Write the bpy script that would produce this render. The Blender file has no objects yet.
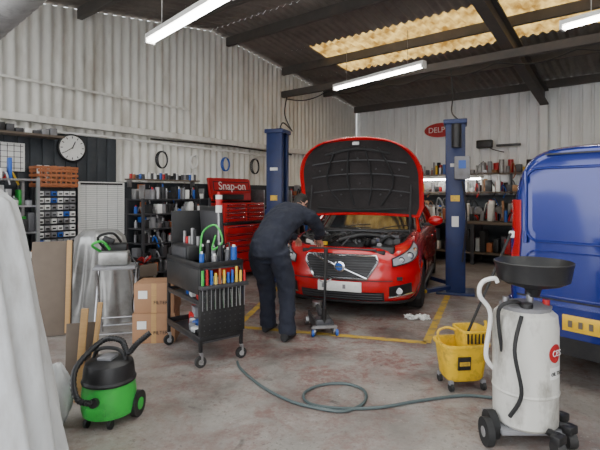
import bpy, bmesh, math, random
from math import sin, cos, pi, radians, atan2, sqrt
from mathutils import Vector, Matrix, Euler
random.seed(7)
S = bpy.context.scene
COL = S.collection

# ------------------------------------------------------------------ materials
def mat(name, c, rough=.5, metal=0., var=.18, scale=9., bump=0., bscale=40., emit=0., coat=0., dirt=None, dscale=3., damt=.5, stretch=(1,1,1), dark=None):
    m = bpy.data.materials.new(name); m.use_nodes = True
    nt = m.node_tree; N = nt.nodes; L = nt.links
    p = N['Principled BSDF']
    p.inputs['Roughness'].default_value = rough
    p.inputs['Metallic'].default_value = metal
    if coat: 
        p.inputs['Coat Weight'].default_value = coat
        p.inputs['Coat Roughness'].default_value = .08
    tc = N.new('ShaderNodeTexCoord')
    mp = N.new('ShaderNodeMapping'); mp.inputs['Scale'].default_value = stretch
    L.new(tc.outputs['Object'], mp.inputs['Vector'])
    nz = N.new('ShaderNodeTexNoise'); nz.inputs['Scale'].default_value = scale; nz.inputs['Detail'].default_value = 5
    L.new(mp.outputs[0], nz.inputs['Vector'])
    mx = N.new('ShaderNodeMix'); mx.data_type = 'RGBA'
    a = [max(0, x*(1-var)) for x in c]; b = [min(1, x*(1+var)) for x in c]
    mx.inputs[6].default_value = (*a, 1); mx.inputs[7].default_value = (*b, 1)
    L.new(nz.outputs['Fac'], mx.inputs[0])
    out = mx.outputs[2]
    if dirt:
        n2 = N.new('ShaderNodeTexNoise'); n2.inputs['Scale'].default_value = dscale; n2.inputs['Detail'].default_value = 8; n2.inputs['Roughness'].default_value = .65
        L.new(mp.outputs[0], n2.inputs['Vector'])
        rp = N.new('ShaderNodeMapRange'); rp.inputs[1].default_value = .48; rp.inputs[2].default_value = .72; rp.inputs[4].default_value = damt
        L.new(n2.outputs['Fac'], rp.inputs[0])
        m2 = N.new('ShaderNodeMix'); m2.data_type = 'RGBA'; m2.inputs[7].default_value = (*dirt, 1)
        L.new(rp.outputs[0], m2.inputs[0]); L.new(out, m2.inputs[6]); out = m2.outputs[2]
    L.new(out, p.inputs['Base Color'])
    if bump:
        nb = N.new('ShaderNodeTexNoise'); nb.inputs['Scale'].default_value = bscale; nb.inputs['Detail'].default_value = 4
        L.new(tc.outputs['Object'], nb.inputs['Vector'])
        bp = N.new('ShaderNodeBump'); bp.inputs['Strength'].default_value = bump; bp.inputs['Distance'].default_value = .01
        L.new(nb.outputs['Fac'], bp.inputs['Height']); L.new(bp.outputs[0], p.inputs['Normal'])
    if emit:
        p.inputs['Emission Color'].default_value = (*c, 1); p.inputs['Emission Strength'].default_value = emit
    return m

M = {}
M['wallw'] = mat('painted_corrugated_sheet', (.74,.73,.68), .6, dirt=(.34,.29,.22), dscale=1.6, damt=.6, stretch=(2,2,.5), var=.12)
M['wallb'] = mat('painted_wall_panel', (.78,.80,.79), .55, dirt=(.46,.43,.38), dscale=1.3, damt=.45, stretch=(2,2,.4), var=.06)
M['roof'] = mat('roof_sheet', (.17,.15,.13), .8, dirt=(.08,.068,.058), dscale=2, damt=.7)
M['beam'] = mat('dark_steel_beam', (.07,.062,.056), .7, dirt=(.12,.09,.07))
M['darkwall'] = mat('dark_painted_board', (.030,.036,.043), .7, dirt=(.08,.08,.08))
M['red'] = mat('red_car_paint', (.56,.004,.008), .25, .1, var=.04, coat=.8)
M['red2'] = mat('red_cabinet_paint', (.44,.008,.010), .4, var=.08, dirt=(.16,.02,.02), dscale=7)
M['black'] = mat('black_plastic', (.010,.010,.011), .45, bump=.1, dirt=(.035,.033,.03), dscale=8)
M['black2'] = mat('matt_black', (.016,.016,.017), .8, bump=.3)
M['pad'] = mat('hood_insulation', (.018,.015,.015), .9, bump=.8, bscale=45, dirt=(.05,.04,.04), dscale=5)
M['rubber'] = mat('rubber', (.014,.014,.014), .75, dirt=(.06,.055,.05))
M['chrome'] = mat('chrome', (.75,.76,.78), .18, 1., var=.05)
M['steel'] = mat('brushed_steel', (.40,.40,.41), .38, .85, dirt=(.12,.10,.08), damt=.7)
M['alu'] = mat('cast_aluminium', (.42,.42,.42), .5, .6, dirt=(.10,.09,.08), dscale=7, damt=.8)
M['glass'] = mat('dark_tinted_glass', (.02,.025,.03), .05, 0, coat=1.)
M['lens'] = mat('headlamp_lens', (.60,.63,.65), .08, .4, coat=1.)
M['amber'] = mat('amber_lens', (.8,.22,.02), .2)
M['tail'] = mat('tail_lens', (.40,.008,.01), .15, coat=.6)
M['white'] = mat('white_plastic', (.76,.76,.73), .4, var=.05, dirt=(.5,.48,.42), dscale=9)
M['paper'] = mat('paper', (.74,.74,.71), .8, var=.1)
M['plate_y'] = mat('yellow_plate', (.80,.48,.02), .4)
M['yellow'] = mat('yellow_plastic', (.76,.47,.015), .45, dirt=(.16,.10,.04), dscale=9, damt=.85)
M['yline'] = mat('yellow_floor_paint', (.50,.32,.04), .7, dirt=(.15,.13,.11), dscale=7, damt=1.)
M['blue'] = mat('blue_van_paint', (.008,.022,.20), .25, .3, var=.05, coat=.9)
M['bluep'] = mat('blue_lift_paint', (.007,.020,.095), .45, dirt=(.015,.016,.04), dscale=6)
M['navy'] = mat('navy_overalls', (.013,.016,.029), .9, bump=.35, bscale=18, dirt=(.028,.03,.038), dscale=8)
M['skin'] = mat('skin', (.50,.27,.19), .55)
M['hair'] = mat('dark_hair', (.012,.009,.007), .7, bump=.6, bscale=120)
M['green'] = mat('green_plastic', (.03,.42,.05), .35, dirt=(.05,.16,.05), dscale=8, damt=.7)
M['cream'] = mat('dirty_white_tank', (.58,.57,.52), .45, dirt=(.10,.08,.055), dscale=5, damt=1., stretch=(1,1,.45))
M['card'] = mat('cardboard', (.33,.18,.095), .85, var=.15)
M['wood'] = mat('wood', (.42,.25,.10), .7, stretch=(1,1,8))
M['wood2'] = mat('grey_board', (.13,.10,.075), .8)
M['plastic_sheet'] = mat('silver_plastic_sheet', (.36,.36,.35), .3, .35, dirt=(.14,.13,.11), damt=.8)
M['cover'] = mat('white_dust_cover', (.56,.57,.57), .75, dirt=(.34,.32,.30), dscale=4, damt=.8, stretch=(2,2,.5))
M['orange'] = mat('orange_brown_crate', (.34,.11,.04), .6)
M['tube'] = mat('fluorescent_tube', (1.,.98,.94), .4, emit=30., var=.01)
M['hose'] = mat('grey_green_hose', (.07,.095,.095), .5)
M['bluec'] = mat('blue_plastic', (.015,.09,.40), .4)
M['whiteline'] = mat('white_rope', (.7,.68,.62), .7)
M['dkgrey'] = mat('dark_grey_metal', (.065,.065,.07), .5, .4)
M['grey'] = mat('grey_plastic', (.22,.22,.23), .55, dirt=(.10,.09,.08), dscale=7)
M['brass'] = mat('yellow_handles', (.75,.5,.05), .4)
M['bounce_ground'] = mat('bounce_forecourt_concrete', (.45,.44,.42), .8, dirt=(.3,.29,.27))  # pale tone picked so the unseen outside ground bounces light

def skylight_mat(name, ca, cb, f=.8, sc=3.):
    m = bpy.data.materials.new(name); m.use_nodes = True
    nt = m.node_tree; N = nt.nodes; L = nt.links
    p = N['Principled BSDF']; out = N['Material Output']
    tc = N.new('ShaderNodeTexCoord'); nz = N.new('ShaderNodeTexNoise'); nz.inputs['Scale'].default_value = sc; nz.inputs['Detail'].default_value = 8
    L.new(tc.outputs['Object'], nz.inputs['Vector'])
    cr = N.new('ShaderNodeValToRGB')
    cr.color_ramp.elements[0].position = .35; cr.color_ramp.elements[0].color = (*ca,1)
    cr.color_ramp.elements[1].position = .68; cr.color_ramp.elements[1].color = (*cb,1)
    L.new(nz.outputs['Fac'], cr.inputs[0])
    tr = N.new('ShaderNodeBsdfTranslucent'); L.new(cr.outputs[0], tr.inputs['Color'])
    L.new(cr.outputs[0], p.inputs['Base Color']); p.inputs['Roughness'].default_value = .5
    mx = N.new('ShaderNodeMixShader'); mx.inputs[0].default_value = f
    L.new(p.outputs[0], mx.inputs[1]); L.new(tr.outputs[0], mx.inputs[2]); L.new(mx.outputs[0], out.inputs['Surface'])
    return m
M['sky'] = skylight_mat('translucent_rooflight', (.14,.070,.014), (.46,.30,.085), .8, 5.)
M['skyfill'] = skylight_mat('fill_rooflight_sheet', (.75,.73,.66), (.92,.90,.84), .92)  # clear sheet for the added, out-of-view rooflight

def floor_mat():
    m = bpy.data.materials.new('worn_painted_concrete'); m.use_nodes = True
    nt = m.node_tree; N = nt.nodes; L = nt.links
    p = N['Principled BSDF']
    tc = N.new('ShaderNodeTexCoord')
    def noise(sc, det=8, rough=.6, dist=0.):
        n = N.new('ShaderNodeTexNoise'); n.inputs['Scale'].default_value = sc; n.inputs['Detail'].default_value = det
        n.inputs['Roughness'].default_value = rough; n.inputs['Distortion'].default_value = dist
        L.new(tc.outputs['Object'], n.inputs['Vector']); return n.outputs['Fac']
    def rng(x, a, b, c=0., d=1.):
        r = N.new('ShaderNodeMapRange'); r.inputs[1].default_value = a; r.inputs[2].default_value = b
        r.inputs[3].default_value = c; r.inputs[4].default_value = d; L.new(x, r.inputs[0]); return r.outputs[0]
    def mul(a, b):
        n = N.new('ShaderNodeMath'); n.operation = 'MULTIPLY'; n.use_clamp = True
        L.new(a, n.inputs[0]); L.new(b, n.inputs[1]); return n.outputs[0]
    def mix(f, a, b):
        n = N.new('ShaderNodeMix'); n.data_type = 'RGBA'; L.new(f, n.inputs[0])
        for i, x in ((6, a), (7, b)):
            if isinstance(x, tuple): n.inputs[i].default_value = (*x, 1)
            else: L.new(x, n.inputs[i])
        return n.outputs[2]
    base = mix(rng(noise(1.3, 10, .7), .3, .7), (.15,.135,.12), (.37,.345,.31))
    # fine wear speckle
    base = mix(mul(rng(noise(30, 4, .75), .54, .66), rng(noise(2.5), .35, .65, .1, .85)), base, (.085,.072,.062))
    base = mix(mul(rng(noise(45, 3, .7), .60, .70), rng(noise(1.7), .45, .65)), base, (.48,.46,.43))
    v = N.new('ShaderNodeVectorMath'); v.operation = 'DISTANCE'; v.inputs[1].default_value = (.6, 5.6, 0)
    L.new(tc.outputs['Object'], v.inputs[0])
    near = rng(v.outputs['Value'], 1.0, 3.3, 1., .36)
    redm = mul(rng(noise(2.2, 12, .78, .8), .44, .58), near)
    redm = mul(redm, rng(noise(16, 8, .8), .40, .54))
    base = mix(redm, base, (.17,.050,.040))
    oil = rng(noise(.9, 8, .65, .4), .47, .64)
    base = mix(mul(oil, rng(v.outputs['Value'], .8, 3.2, .92, .22)), base, (.055,.040,.036))
    spots = rng(noise(3.6, 4, .5, 1.), .66, .72, 0., .75)
    base = mix(spots, base, (.05,.042,.038))
    L.new(base, p.inputs['Base Color'])
    L.new(rng(noise(2.0, 5), .3, .7, .28, .65), p.inputs['Roughness'])
    b = N.new('ShaderNodeBump'); b.inputs['Strength'].default_value = .3; b.inputs['Distance'].default_value = .01
    L.new(noise(22, 6), b.inputs['Height']); L.new(b.outputs[0], p.inputs['Normal'])
    return m
M['floor'] = floor_mat()

# ------------------------------------------------------------------ builder
def cat(pts, n=6, closed=False):
    P = [Vector(p) for p in pts]; out = []
    m = len(P)
    if m < 3: return P
    rngs = range(m if closed else m-1)
    for i in rngs:
        if closed: p0,p1,p2,p3 = P[(i-1)%m],P[i],P[(i+1)%m],P[(i+2)%m]
        else: p0,p1,p2,p3 = P[max(i-1,0)],P[i],P[i+1],P[min(i+2,m-1)]
        for k in range(n):
            t = k/n
            out.append(.5*((2*p1)+(-p0+p2)*t+(2*p0-5*p1+4*p2-p3)*t*t+(-p0+3*p1-3*p2+p3)*t**3))
    if not closed: out.append(P[-1])
    return out

class B:
    def __init__(s, name, loc=(0,0,0), rz=0.):
        s.name = name; s.bm = bmesh.new(); s.mats = []; s.loc = loc; s.rz = rz; s.X = Matrix.Identity(4)
    def mi(s, m):
        m = M[m] if isinstance(m, str) else m
        if m not in s.mats: s.mats.append(m)
        return s.mats.index(m)
    def add(s, vs, fs, m):
        k = s.mi(m); V = [s.bm.verts.new(s.X @ Vector(v)) for v in vs]
        for f in fs:
            try:
                F = s.bm.faces.new([V[i] for i in f]); F.material_index = k; F.smooth = True
            except ValueError: pass
        return V
    def box(s, c, d, m, rot=(0,0,0), bev=0.):
        t = bmesh.new(); bmesh.ops.create_cube(t, size=1)
        bmesh.ops.scale(t, vec=d, verts=t.verts)
        if bev: bmesh.ops.bevel(t, geom=t.edges[:], offset=min(bev, min(d)*.45), segments=2, profile=.5, affect='EDGES')
        R = Matrix.Translation(c) @ Euler(rot).to_matrix().to_4x4()
        t.verts.index_update()
        s.add([R @ v.co for v in t.verts], [[v.index for v in f.verts] for f in t.faces], m); t.free()
    def loft(s, rings, m, cap=True, closed=True):
        n = len(rings[0]); vs = [v for r in rings for v in r]; fs = []
        for i in range(len(rings)-1):
            for j in range(n if closed else n-1):
                a = i*n+j; b = i*n+(j+1)%n; fs.append((a, b, b+n, a+n))
        if cap and closed: fs.append(tuple(range(n))[::-1]); fs.append(tuple(range((len(rings)-1)*n, len(rings)*n)))
        s.add(vs, fs, m)
    def cyl(s, p0, p1, r0, m, r1=None, seg=16, cap=True):
        r1 = r0 if r1 is None else r1
        p0, p1 = Vector(p0), Vector(p1); z = (p1-p0).normalized(); x = z.orthogonal().normalized(); y = z.cross(x)
        s.loft([[p+(x*cos(2*pi*i/seg)+y*sin(2*pi*i/seg))*r for i in range(seg)] for p, r in ((p0,r0),(p1,r1))], m, cap)
    def tube(s, pts, r, m, seg=8, n=6, closed=False, smooth=True):
        P = cat(pts, n, closed) if smooth else [Vector(p) for p in pts]
        k = len(P); rings = []; x = None
        for i in range(k):
            if closed: t = P[(i+1)%k]-P[i-1]
            else: t = P[min(i+1,k-1)]-P[max(i-1,0)]
            t.normalize()
            x = t.orthogonal().normalized() if x is None else (x-t*x.dot(t)).normalized()
            y = t.cross(x)
            rr = r if not isinstance(r, (list,tuple)) else r[0]+(r[1]-r[0])*i/(k-1)
            rings.append([P[i]+(x*cos(2*pi*j/seg)+y*sin(2*pi*j/seg))*rr for j in range(seg)])
        if closed: rings.append(rings[0])
        s.loft(rings, m, not closed)
    def lathe(s, prof, c, m, seg=24, axis='z', sc=(1,1)):
        c = Vector(c); rings = []
        for r, h in prof:
            ring = []
            for i in range(seg):
                a = 2*pi*i/seg; u, v = r*cos(a)*sc[0], r*sin(a)*sc[1]
                ring.append(c+(Vector((u,v,h)) if axis=='z' else Vector((h,u,v)) if axis=='x' else Vector((u,h,v))))
            rings.append(ring)
        s.loft(rings, m, True)
    def ball(s, c, r, m, u=16, v=10):
        r = (r,r,r) if not isinstance(r,(tuple,list)) else r
        rings = []
        for i in range(v+1):
            a = -pi/2+pi*i/v; q = max(cos(a), .02)
            rings.append([Vector(c)+Vector((r[0]*q*cos(2*pi*j/u), r[1]*q*sin(2*pi*j/u), r[2]*sin(a))) for j in range(u)])
        s.loft(rings, m, True)
    def grid(s, rows, m): s.loft(rows, m, False, False)
    def prism(s, poly, y0, y1, m):  # poly in x,z
        s.loft([[Vector((x, y, z)) for x, z in poly] for y in (y0, y1)], m)
    def done(s, sharp=35, mods=None, weld=True):
        if weld: bmesh.ops.remove_doubles(s.bm, verts=s.bm.verts, dist=.00005)
        bmesh.ops.recalc_face_normals(s.bm, faces=s.bm.faces)
        me = bpy.data.meshes.new(s.name); s.bm.to_mesh(me); s.bm.free()
        for m in s.mats: me.materials.append(m)
        me.set_sharp_from_angle(angle=radians(sharp))
        o = bpy.data.objects.new(s.name, me); COL.objects.link(o)
        o.location = s.loc; o.rotation_euler = (0,0,s.rz)
        return o

def text(name, body, size, loc, rot, m, parent, ext=.002):
    c = bpy.data.curves.new(name, 'FONT'); c.body = body; c.size = size; c.extrude = ext; c.align_x = 'CENTER'; c.align_y = 'CENTER'
    c.materials.append(M[m]); o = bpy.data.objects.new(name, c); COL.objects.link(o)
    o.location = loc; o.rotation_euler = rot; o.parent = parent; return o

# building frame: u runs along left wall away, v along back wall to the right
CX, CY = 1.58, 12.5
U = (.614,.789); V = (.789,-.614)
def PB(s, t, z=0.): return (CX+U[0]*s+V[0]*t, CY+U[1]*s+V[1]*t, z)
AL = atan2(.789,.614)      # left wall objects: local y points to the wall
AB = atan2(-.614,.789)     # back wall objects
RS = -5.2
def zr(s): return 3.86+.128*(-s) if s > RS else 3.86+.128*5.2-.16*(RS-s)
TMAX = 9.6; SMIN = -11.2

# ------------------------------------------------------------------ shell
b = B('floor')
b.add([PB(SMIN-.2,-1),PB(SMIN-.2,11),PB(.6,11),PB(.6,-1)], [(0,1,2,3)], 'floor'); b.done()
b = B('ground')
b.add([PB(SMIN-26,-14,-.004),PB(SMIN-26,26,-.004),PB(8,26,-.004),PB(8,-14,-.004)], [(0,1,2,3)], 'bounce_ground'); b.done()  # unseen outside ground, added to bounce light into the hall

b = B('wall_left')
n = int(11.3/.0245); rows = []
for z in (0., 2.44, 2.46, None):
    row = []
    for i in range(n+1):
        s_ = SMIN+(0-SMIN)*i/n
        off = .024*cos(2*pi*s_/.147)+(-.03 if (z is None or z > 2.45) else 0)
        row.append(PB(s_, off-.02, zr(s_)+.04 if z is None else z))
    rows.append(row)
b.grid(rows, 'wallw'); b.done(60)

b = B('wall_back')
row0=[];row1=[]
pat = [(0,0),(.13,0),(.15,.025),(.18,.025),(.20,0)]
t = -.05
while t < TMAX:
    for a, h in pat[:-1]:
        row0.append(PB(-h+.02, t+a, 0)); row1.append(PB(-h+.02, t+a, 3.9))
    t += .20
b.grid([row0,row1], 'wallb'); b.done(20)

b = B('wall_right')
rows=[[],[]]
for i in range(60):
    s_ = SMIN*i/59
    rows[0].append(PB(s_,TMAX+.02*(i%2),0)); rows[1].append(PB(s_,TMAX+.02*(i%2),zr(s_)+.04))
b.grid(rows,'wallb'); b.done()

def roofpatch(b, s0, s1, t0, t1, m, dz=0):
    n = int((t1-t0)/.0245); r = [[],[]]
    for i in range(n+1):
        t = t0+(t1-t0)*i/n; h = .022*cos(2*pi*t/.147)+.07+dz
        r[0].append(PB(s0,t,zr(s0)+h)); r[1].append(PB(s1,t,zr(s1)+h))
    b.grid(r, m)
SKA, SKB, SKT = -2.35, -3.75, 1.15
S2A, S2B = -6.5, -9.0
b = B('ceiling')
roofpatch(b, .1, SKA, -.1, TMAX+.1, 'roof')
roofpatch(b, SKA, SKB, -.1, SKT, 'roof')
roofpatch(b, SKB, RS+.001, -.1, TMAX+.1, 'roof')
roofpatch(b, RS, S2A, -.1, TMAX+.1, 'roof')
roofpatch(b, S2A, S2B, -.1, 2.6, 'roof')
roofpatch(b, S2B, SMIN-.1, -.1, TMAX+.1, 'roof')
b.done(60, weld=False)
b = B('window_1'); roofpatch(b, SKA, SKB, SKT, TMAX+.1, 'sky'); b.done(60)
b = B('added_fill_rooflight'); roofpatch(b, S2A, S2B, 2.6, TMAX+.1, 'skyfill'); b.done(60)  # unseen front-slope rooflight, added to let more daylight into the hall

def beam(b, a, c, w, h, m='beam'):
    a, c = Vector(a), Vector(c); d = (c-a).normalized(); side = d.cross(Vector((0,0,1))).normalized(); up = side.cross(d)
    rr = [[p+side*x*w/2+up*y*h/2 for x,y in ((-1,-1),(1,-1),(1,1),(-1,1))] for p in (a,c)]
    b.loft(rr, m)
b = B('trim_1')   # purlins
for s_ in (-.12,-1.6,-3.2,-4.85,-6.3,-7.7,-9.2,-10.8):
    beam(b, PB(s_,.0,zr(s_)-.04), PB(s_,TMAX,zr(s_)-.04), .07, .16)
b.done()
b = B('trim_2')   # rafters / portal frames
for t in (4.65, 9.3):
    for w, h, dz in ((.16,.03,-.14),(.02,.3,-.28),(.16,.03,-.43)):
        beam(b, PB(-.05,t,zr(-.05)+dz), PB(RS,t,zr(RS)+dz), w, h)
        beam(b, PB(RS,t,zr(RS)+dz), PB(SMIN,t,zr(SMIN)+dz), w, h)
for s_,zz in ((-3.2,3.72),):
    beam(b, PB(s_,.0,zz), PB(s_,TMAX,zz), .10, .13)
b.done()
b = B('trim_3')   # white columns & ledge on left wall
for t in (4.65,):
    b.X = Matrix.Translation(PB(-.10,t)) @ Matrix.Rotation(AB,4,'Z'); b.box((0,0,1.7),(.16,.14,3.4),'wallb',bev=.01)
b.X = Matrix.Identity(4)
beam(b, PB(SMIN,.06,2.5), PB(-.1,.06,2.5), .09, .09, 'wallw')
b.tube([PB(-9.,.10,2.34),PB(-7.4,.10,2.36),PB(-3.2,.10,2.32)], .018, 'white', smooth=False)
b.tube([PB(-6.6,.09,2.40),PB(-4.9,.09,2.44),PB(-3.0,.09,2.40)], .014, 'black', smooth=False)
beam(b, PB(SMIN,.03,3.0), PB(-5.8,.03,3.0), .02, .03, 'wallw')
b.done()
b = B('trim_4')  # black lower wall boarding
b.X = Matrix.Translation(PB(-8.15,.05)) @ Matrix.Rotation(AL,4,'Z')
for i in range(13): b.box((-.9+i*.15,0,1.17),(.143,.03,2.34),'darkwall',bev=.004)
b.X = Matrix.Translation(PB(-3.7,.05)) @ Matrix.Rotation(AL,4,'Z')
b.box((0,0,.85),(7.0,.03,1.7),'darkwall')
b.X = Matrix.Translation(PB(-.05,4.9)) @ Matrix.Rotation(AB,4,'Z')
b.box((0,0,.75),(9.2,.03,1.5),'darkwall')
b.done()

# ------------------------------------------------------------------ lamps
def lamp(p0, p1, chains=True):
    b = B('fluorescent_light')
    p0, p1 = Vector(p0), Vector(p1); d = (p1-p0).normalized(); sd = d.cross(Vector((0,0,1)))
    beam(b, p0, p1, .09, .05, 'white')
    q = Vector((0,0,-.055))
    for k in (-.028,.028): b.cyl(p0+d*.04+q+sd*k, p1-d*.04+q+sd*k, .014, 'tube', seg=10)
    for e, g in ((p0,1),(p1,-1)):
        beam(b, e+Vector((0,0,-.05)), e+d*g*.03+Vector((0,0,-.05)), .10, .06, 'white')
    if chains:
        for e in (p0+d*.3, p1-d*.3): b.tube([e, e+Vector((0,0,.55))], .004, 'steel', smooth=False, seg=5)
    return b.done()
lamp((.61,7.95,3.42),(1.80,6.5,3.42))
lamp((2.93,5.05,3.42),(3.75,4.0,3.42))
lamp((-1.64,4.9,3.22),(-.58,3.75,3.22))
b = B('bench_light'); b.X = Matrix.Translation(PB(-.62,2.6,1.86)) @ Matrix.Rotation(AB,4,'Z')
b.box((0,0,.04),(1.9,.12,.05),'white',bev=.01); b.cyl((-.9,-.02,0),(.9,-.02,0),.02,'tube')
for x in (-.8,.8): b.tube([(x,0,.06),(x,.2,.30),(x,.58,.42)],.01,'steel',smooth=False)
b.done()

# ------------------------------------------------------------------ drum top left
b = B('roller_shutter_drum')
a = Vector((-2.75,3.5,2.60)); c = Vector((-1.2,2.35,2.86))
pts=[a+(c-a)*i/60 for i in range(61)]
x=(c-a).normalized(); y=x.orthogonal().normalized(); z=x.cross(y)
b.loft([[p+(y*cos(2*pi*j/24)+z*sin(2*pi*j/24))*(.15+(.006 if i%3==0 else 0)) for j in range(24)] for i,p in enumerate(pts)],'alu')
b.tube([a+Vector((.2,-.15,.1)), a+Vector((.2,-.15,.9))],.012,'steel',smooth=False); b.tube([c+Vector((-.4,.3,.1)), c+Vector((-.4,.3,.7))],.012,'steel',smooth=False)
b.done()

# ------------------------------------------------------------------ CAR
CW, NL, LF, LR, LEN = .92, 2.6, .75, .6, 4.6
def zt(y):
    T = [(0,.845),(.2,.865),(.75,.94),(1.3,.985),(2.2,.985),(3.6,1.01),(4.2,1.02),(4.6,.98)]
    for (a,p),(c,q) in zip(T,T[1:]):
        if y <= c: return p+(q-p)*max(0,(y-a))/(c-a)
    return .98
def DI(f):
    T = [(0,.09),(.12,.035),(.3,.0),(.50,.0),(.58,.018),(.72,.022),(.85,.05),(.94,.085),(1.,.13)]
    for (a,p),(c,q) in zip(T,T[1:]):
        if f <= c: return p+(q-p)*(f-a)/(c-a)
    return .13
path = []
for i in range(25):
    a = pi/2*i/24; path.append((CW*sin(a)**(2/NL), LF*(1-max(0,cos(a))**(2/NL))))
y = LF
while y < LEN-LR-.05: y += .05; path.append((CW, y))
for i in range(0,17):
    a = pi/2*i/16; path.append((CW*max(0,cos(a))**(2/NL), LEN-LR+LR*sin(a)**(2/NL)))
def nrm(k):
    a = path[max(k-1,0)]; c = path[min(k+1,len(path)-1)]
    if k == 0: return (0,-1)
    if k == len(path)-1: return (0,1)
    dx, dy = c[0]-a[0], c[1]-a[1]; l = sqrt(dx*dx+dy*dy); return (dy/l, -dx/l)
def bodypt(k, f, sg=1, extra=0.):
    x, y = path[k]; n = nrm(k); d = DI(f)-extra
    z = .2+f*(zt(y)-.2)
    return Vector((sg*max(0,x-n[0]*d), y-n[1]*d, z))
def surf(xq, z, off=.0):
    ax = abs(xq); sg = 1 if xq >= 0 else -1
    for k in range(24):
        f = lambda kk: bodypt(kk, min(1,max(0,(z-.2)/(zt(path[kk][1])-.2))), 1, off)
        p, q = f(k), f(k+1)
        if p.x <= ax <= q.x+1e-6:
            t = (ax-p.x)/max(1e-6,q.x-p.x); r = p.lerp(q,t); return Vector((sg*ax, r.y, z))
    r = bodypt(24, (z-.2)/(zt(.75)-.2), 1, off); return Vector((sg*r.x, r.y, z))

car = B('car', (.48,5.45,0), -radians(19.9))
FL = [i/18 for i in range(19)]
WH = (.93, 3.68); WR = .325; AR = .375
for sg in (-1,1):
    G = [[bodypt(k, f, sg) for k in range(len(path))] for f in FL]
    ins = [[False]*len(path) for _ in FL]
    for i in range(len(FL)):
        for k in range(len(path)):
            p = G[i][k]
            if abs(p.x) < .7: continue
            for wy in WH:
                dy, dz = p.y-wy, p.z-WR; r = sqrt(dy*dy+dz*dz)
                if r < AR:
                    ins[i][k] = True
    G2 = [[p.copy() for p in r] for r in G]
    for i in range(len(FL)):
        for k in range(len(path)):
            if ins[i][k]:
                p = G2[i][k]; wy = min(WH, key=lambda w: abs(w-p.y)); dy, dz = p.y-wy, p.z-WR; r = max(1e-4, sqrt(dy*dy+dz*dz))
                p.y = wy+dy*AR/r; p.z = max(WR+dz*AR/r, .16)
    nP = len(path); vs = [p for r in G2 for p in r]; fs = []
    for i in range(len(FL)-1):
        for k in range(nP-1):
            if ins[i][k] and ins[i+1][k] and ins[i][k+1] and ins[i+1][k+1]: continue
            fs.append((i*nP+k, i*nP+k+1, (i+1)*nP+k+1, (i+1)*nP+k))
    car.add(vs, fs, 'red')
    r0 = [bodypt(k,1.,sg) for k in range(nP)]
    r1 = [bodypt(k,1.,sg,-.07)+Vector((0,0,.006)) for k in range(nP)]
    car.grid([r0,r1],'red')
    r2 = [p+Vector((0,0,-.30)) for p in r1]
    kb = max(k for k in range(nP) if path[k][1] < 1.35)
    car.grid([r1[:kb],r2[:kb]],'black2')
    car.tube([p+Vector((0,0,.006)) for p in r1[8:kb]],.009,'rubber',6,smooth=False)
    for wy in WH:
        c = Vector((sg*.80,wy,WR))
        arch = [[Vector((sg*x, wy+AR*cos(a), WR+AR*sin(a))) for a in [pi*(-.12)+pi*1.24*j/24 for j in range(25)]] for x in (.90,.55)]
        car.grid(arch,'black2')
        car.lathe([(.215,-.10),(.30,-.105),(.322,-.08),(.325,-.03),(.325,.03),(.322,.08),(.30,.105),(.215,.10)],c,'rubber',32,'x')
        car.lathe([(.215,.06),(.225,.095),(.20,.085),(.19,.02)] if sg>0 else [(.19,-.02),(.20,-.085),(.225,-.095),(.215,-.06)],c,'alu',28,'x')
        car.cyl(c+Vector((sg*-.02,0,0)),c+Vector((sg*.0,0,0)),.2,'dkgrey',seg=24)
        for q in range(10):
            a = 2*pi*q/10
            d = Vector((0,cos(a),sin(a))); car.tube([c+Vector((sg*.07,0,0))+d*.03, c+Vector((sg*.075,0,0))+d*.2], .014, 'alu', seg=6, smooth=False)
        car.cyl(c+Vector((sg*.05,0,0)),c+Vector((sg*.09,0,0)),.05,'alu')
    def hl(t, u):
        k = 9.9+t*12.1; k0 = int(k); fr = k-k0
        zl = .645+.085*t+.11*t**4; zu = .735+.175*t
        z = zl+(zu-zl)*u
        g = lambda kk, o: bodypt(kk, min(1,max(0,(z-.2)/(zt(path[kk][1])-.2))), sg, o)
        p = g(k0,.012).lerp(g(k0+1,.012), fr); p.z = z; return p
    car.grid([[hl(i/14,j/5) for i in range(15)] for j in range(6)],'lens')
    edge = [hl(i/14,0) for i in range(15)]+[hl(1,j/5) for j in range(1,6)]+[hl(1-i/14,1) for i in range(1,15)]+[hl(0,1-j/5) for j in range(1,5)]
    car.tube(edge,.008,'black',6,closed=True,smooth=False)
    for t_,rr,mm in ((.22,.038,'chrome'),(.50,.048,'chrome'),(.80,.03,'amber')):
        p = hl(t_,.5); n = Vector((sg*.35,-.93,0)) if t_<.7 else Vector((sg*.8,-.6,0))
        car.cyl(p-n*.02,p+n*.006,rr,'black',seg=18); car.cyl(p+n*.004,p+n*.01,rr*.75,mm,seg=18); car.ball(p+n*.008,rr*.5,'lens',12,8)
    def patch(x0,x1,z0,z1,m,off=.008,nx=8,nz=4,sl=0.):
        car.grid([[surf(sg*(x0+(x1-x0)*i/nx), z0+(z1-z0)*j/nz+sl*i/nx, off) for i in range(nx+1)] for j in range(nz+1)], m)
    patch(.58,.82,.28,.41,'black',sl=.035)
    car.tube([surf(sg*(.57+.26*i/8), .275+.035*i/8, .018) for i in range(9)],.009,'chrome',6,smooth=False)
    p = surf(sg*.69,.355,.015); car.cyl(p+Vector((0,.02,0)),p+Vector((0,-.010,0)),.040,'chrome'); car.cyl(p,p+Vector((0,-.014,0)),.032,'lens')
    car.ball((sg*1.02,1.72,1.12),(.11,.065,.075),'red'); car.box((sg*.9,1.74,1.06),(.18,.04,.04),'black',bev=.01)
    car.box((sg*1.03,1.785,1.12),(.16,.01,.10),'glass',bev=.004)
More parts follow.
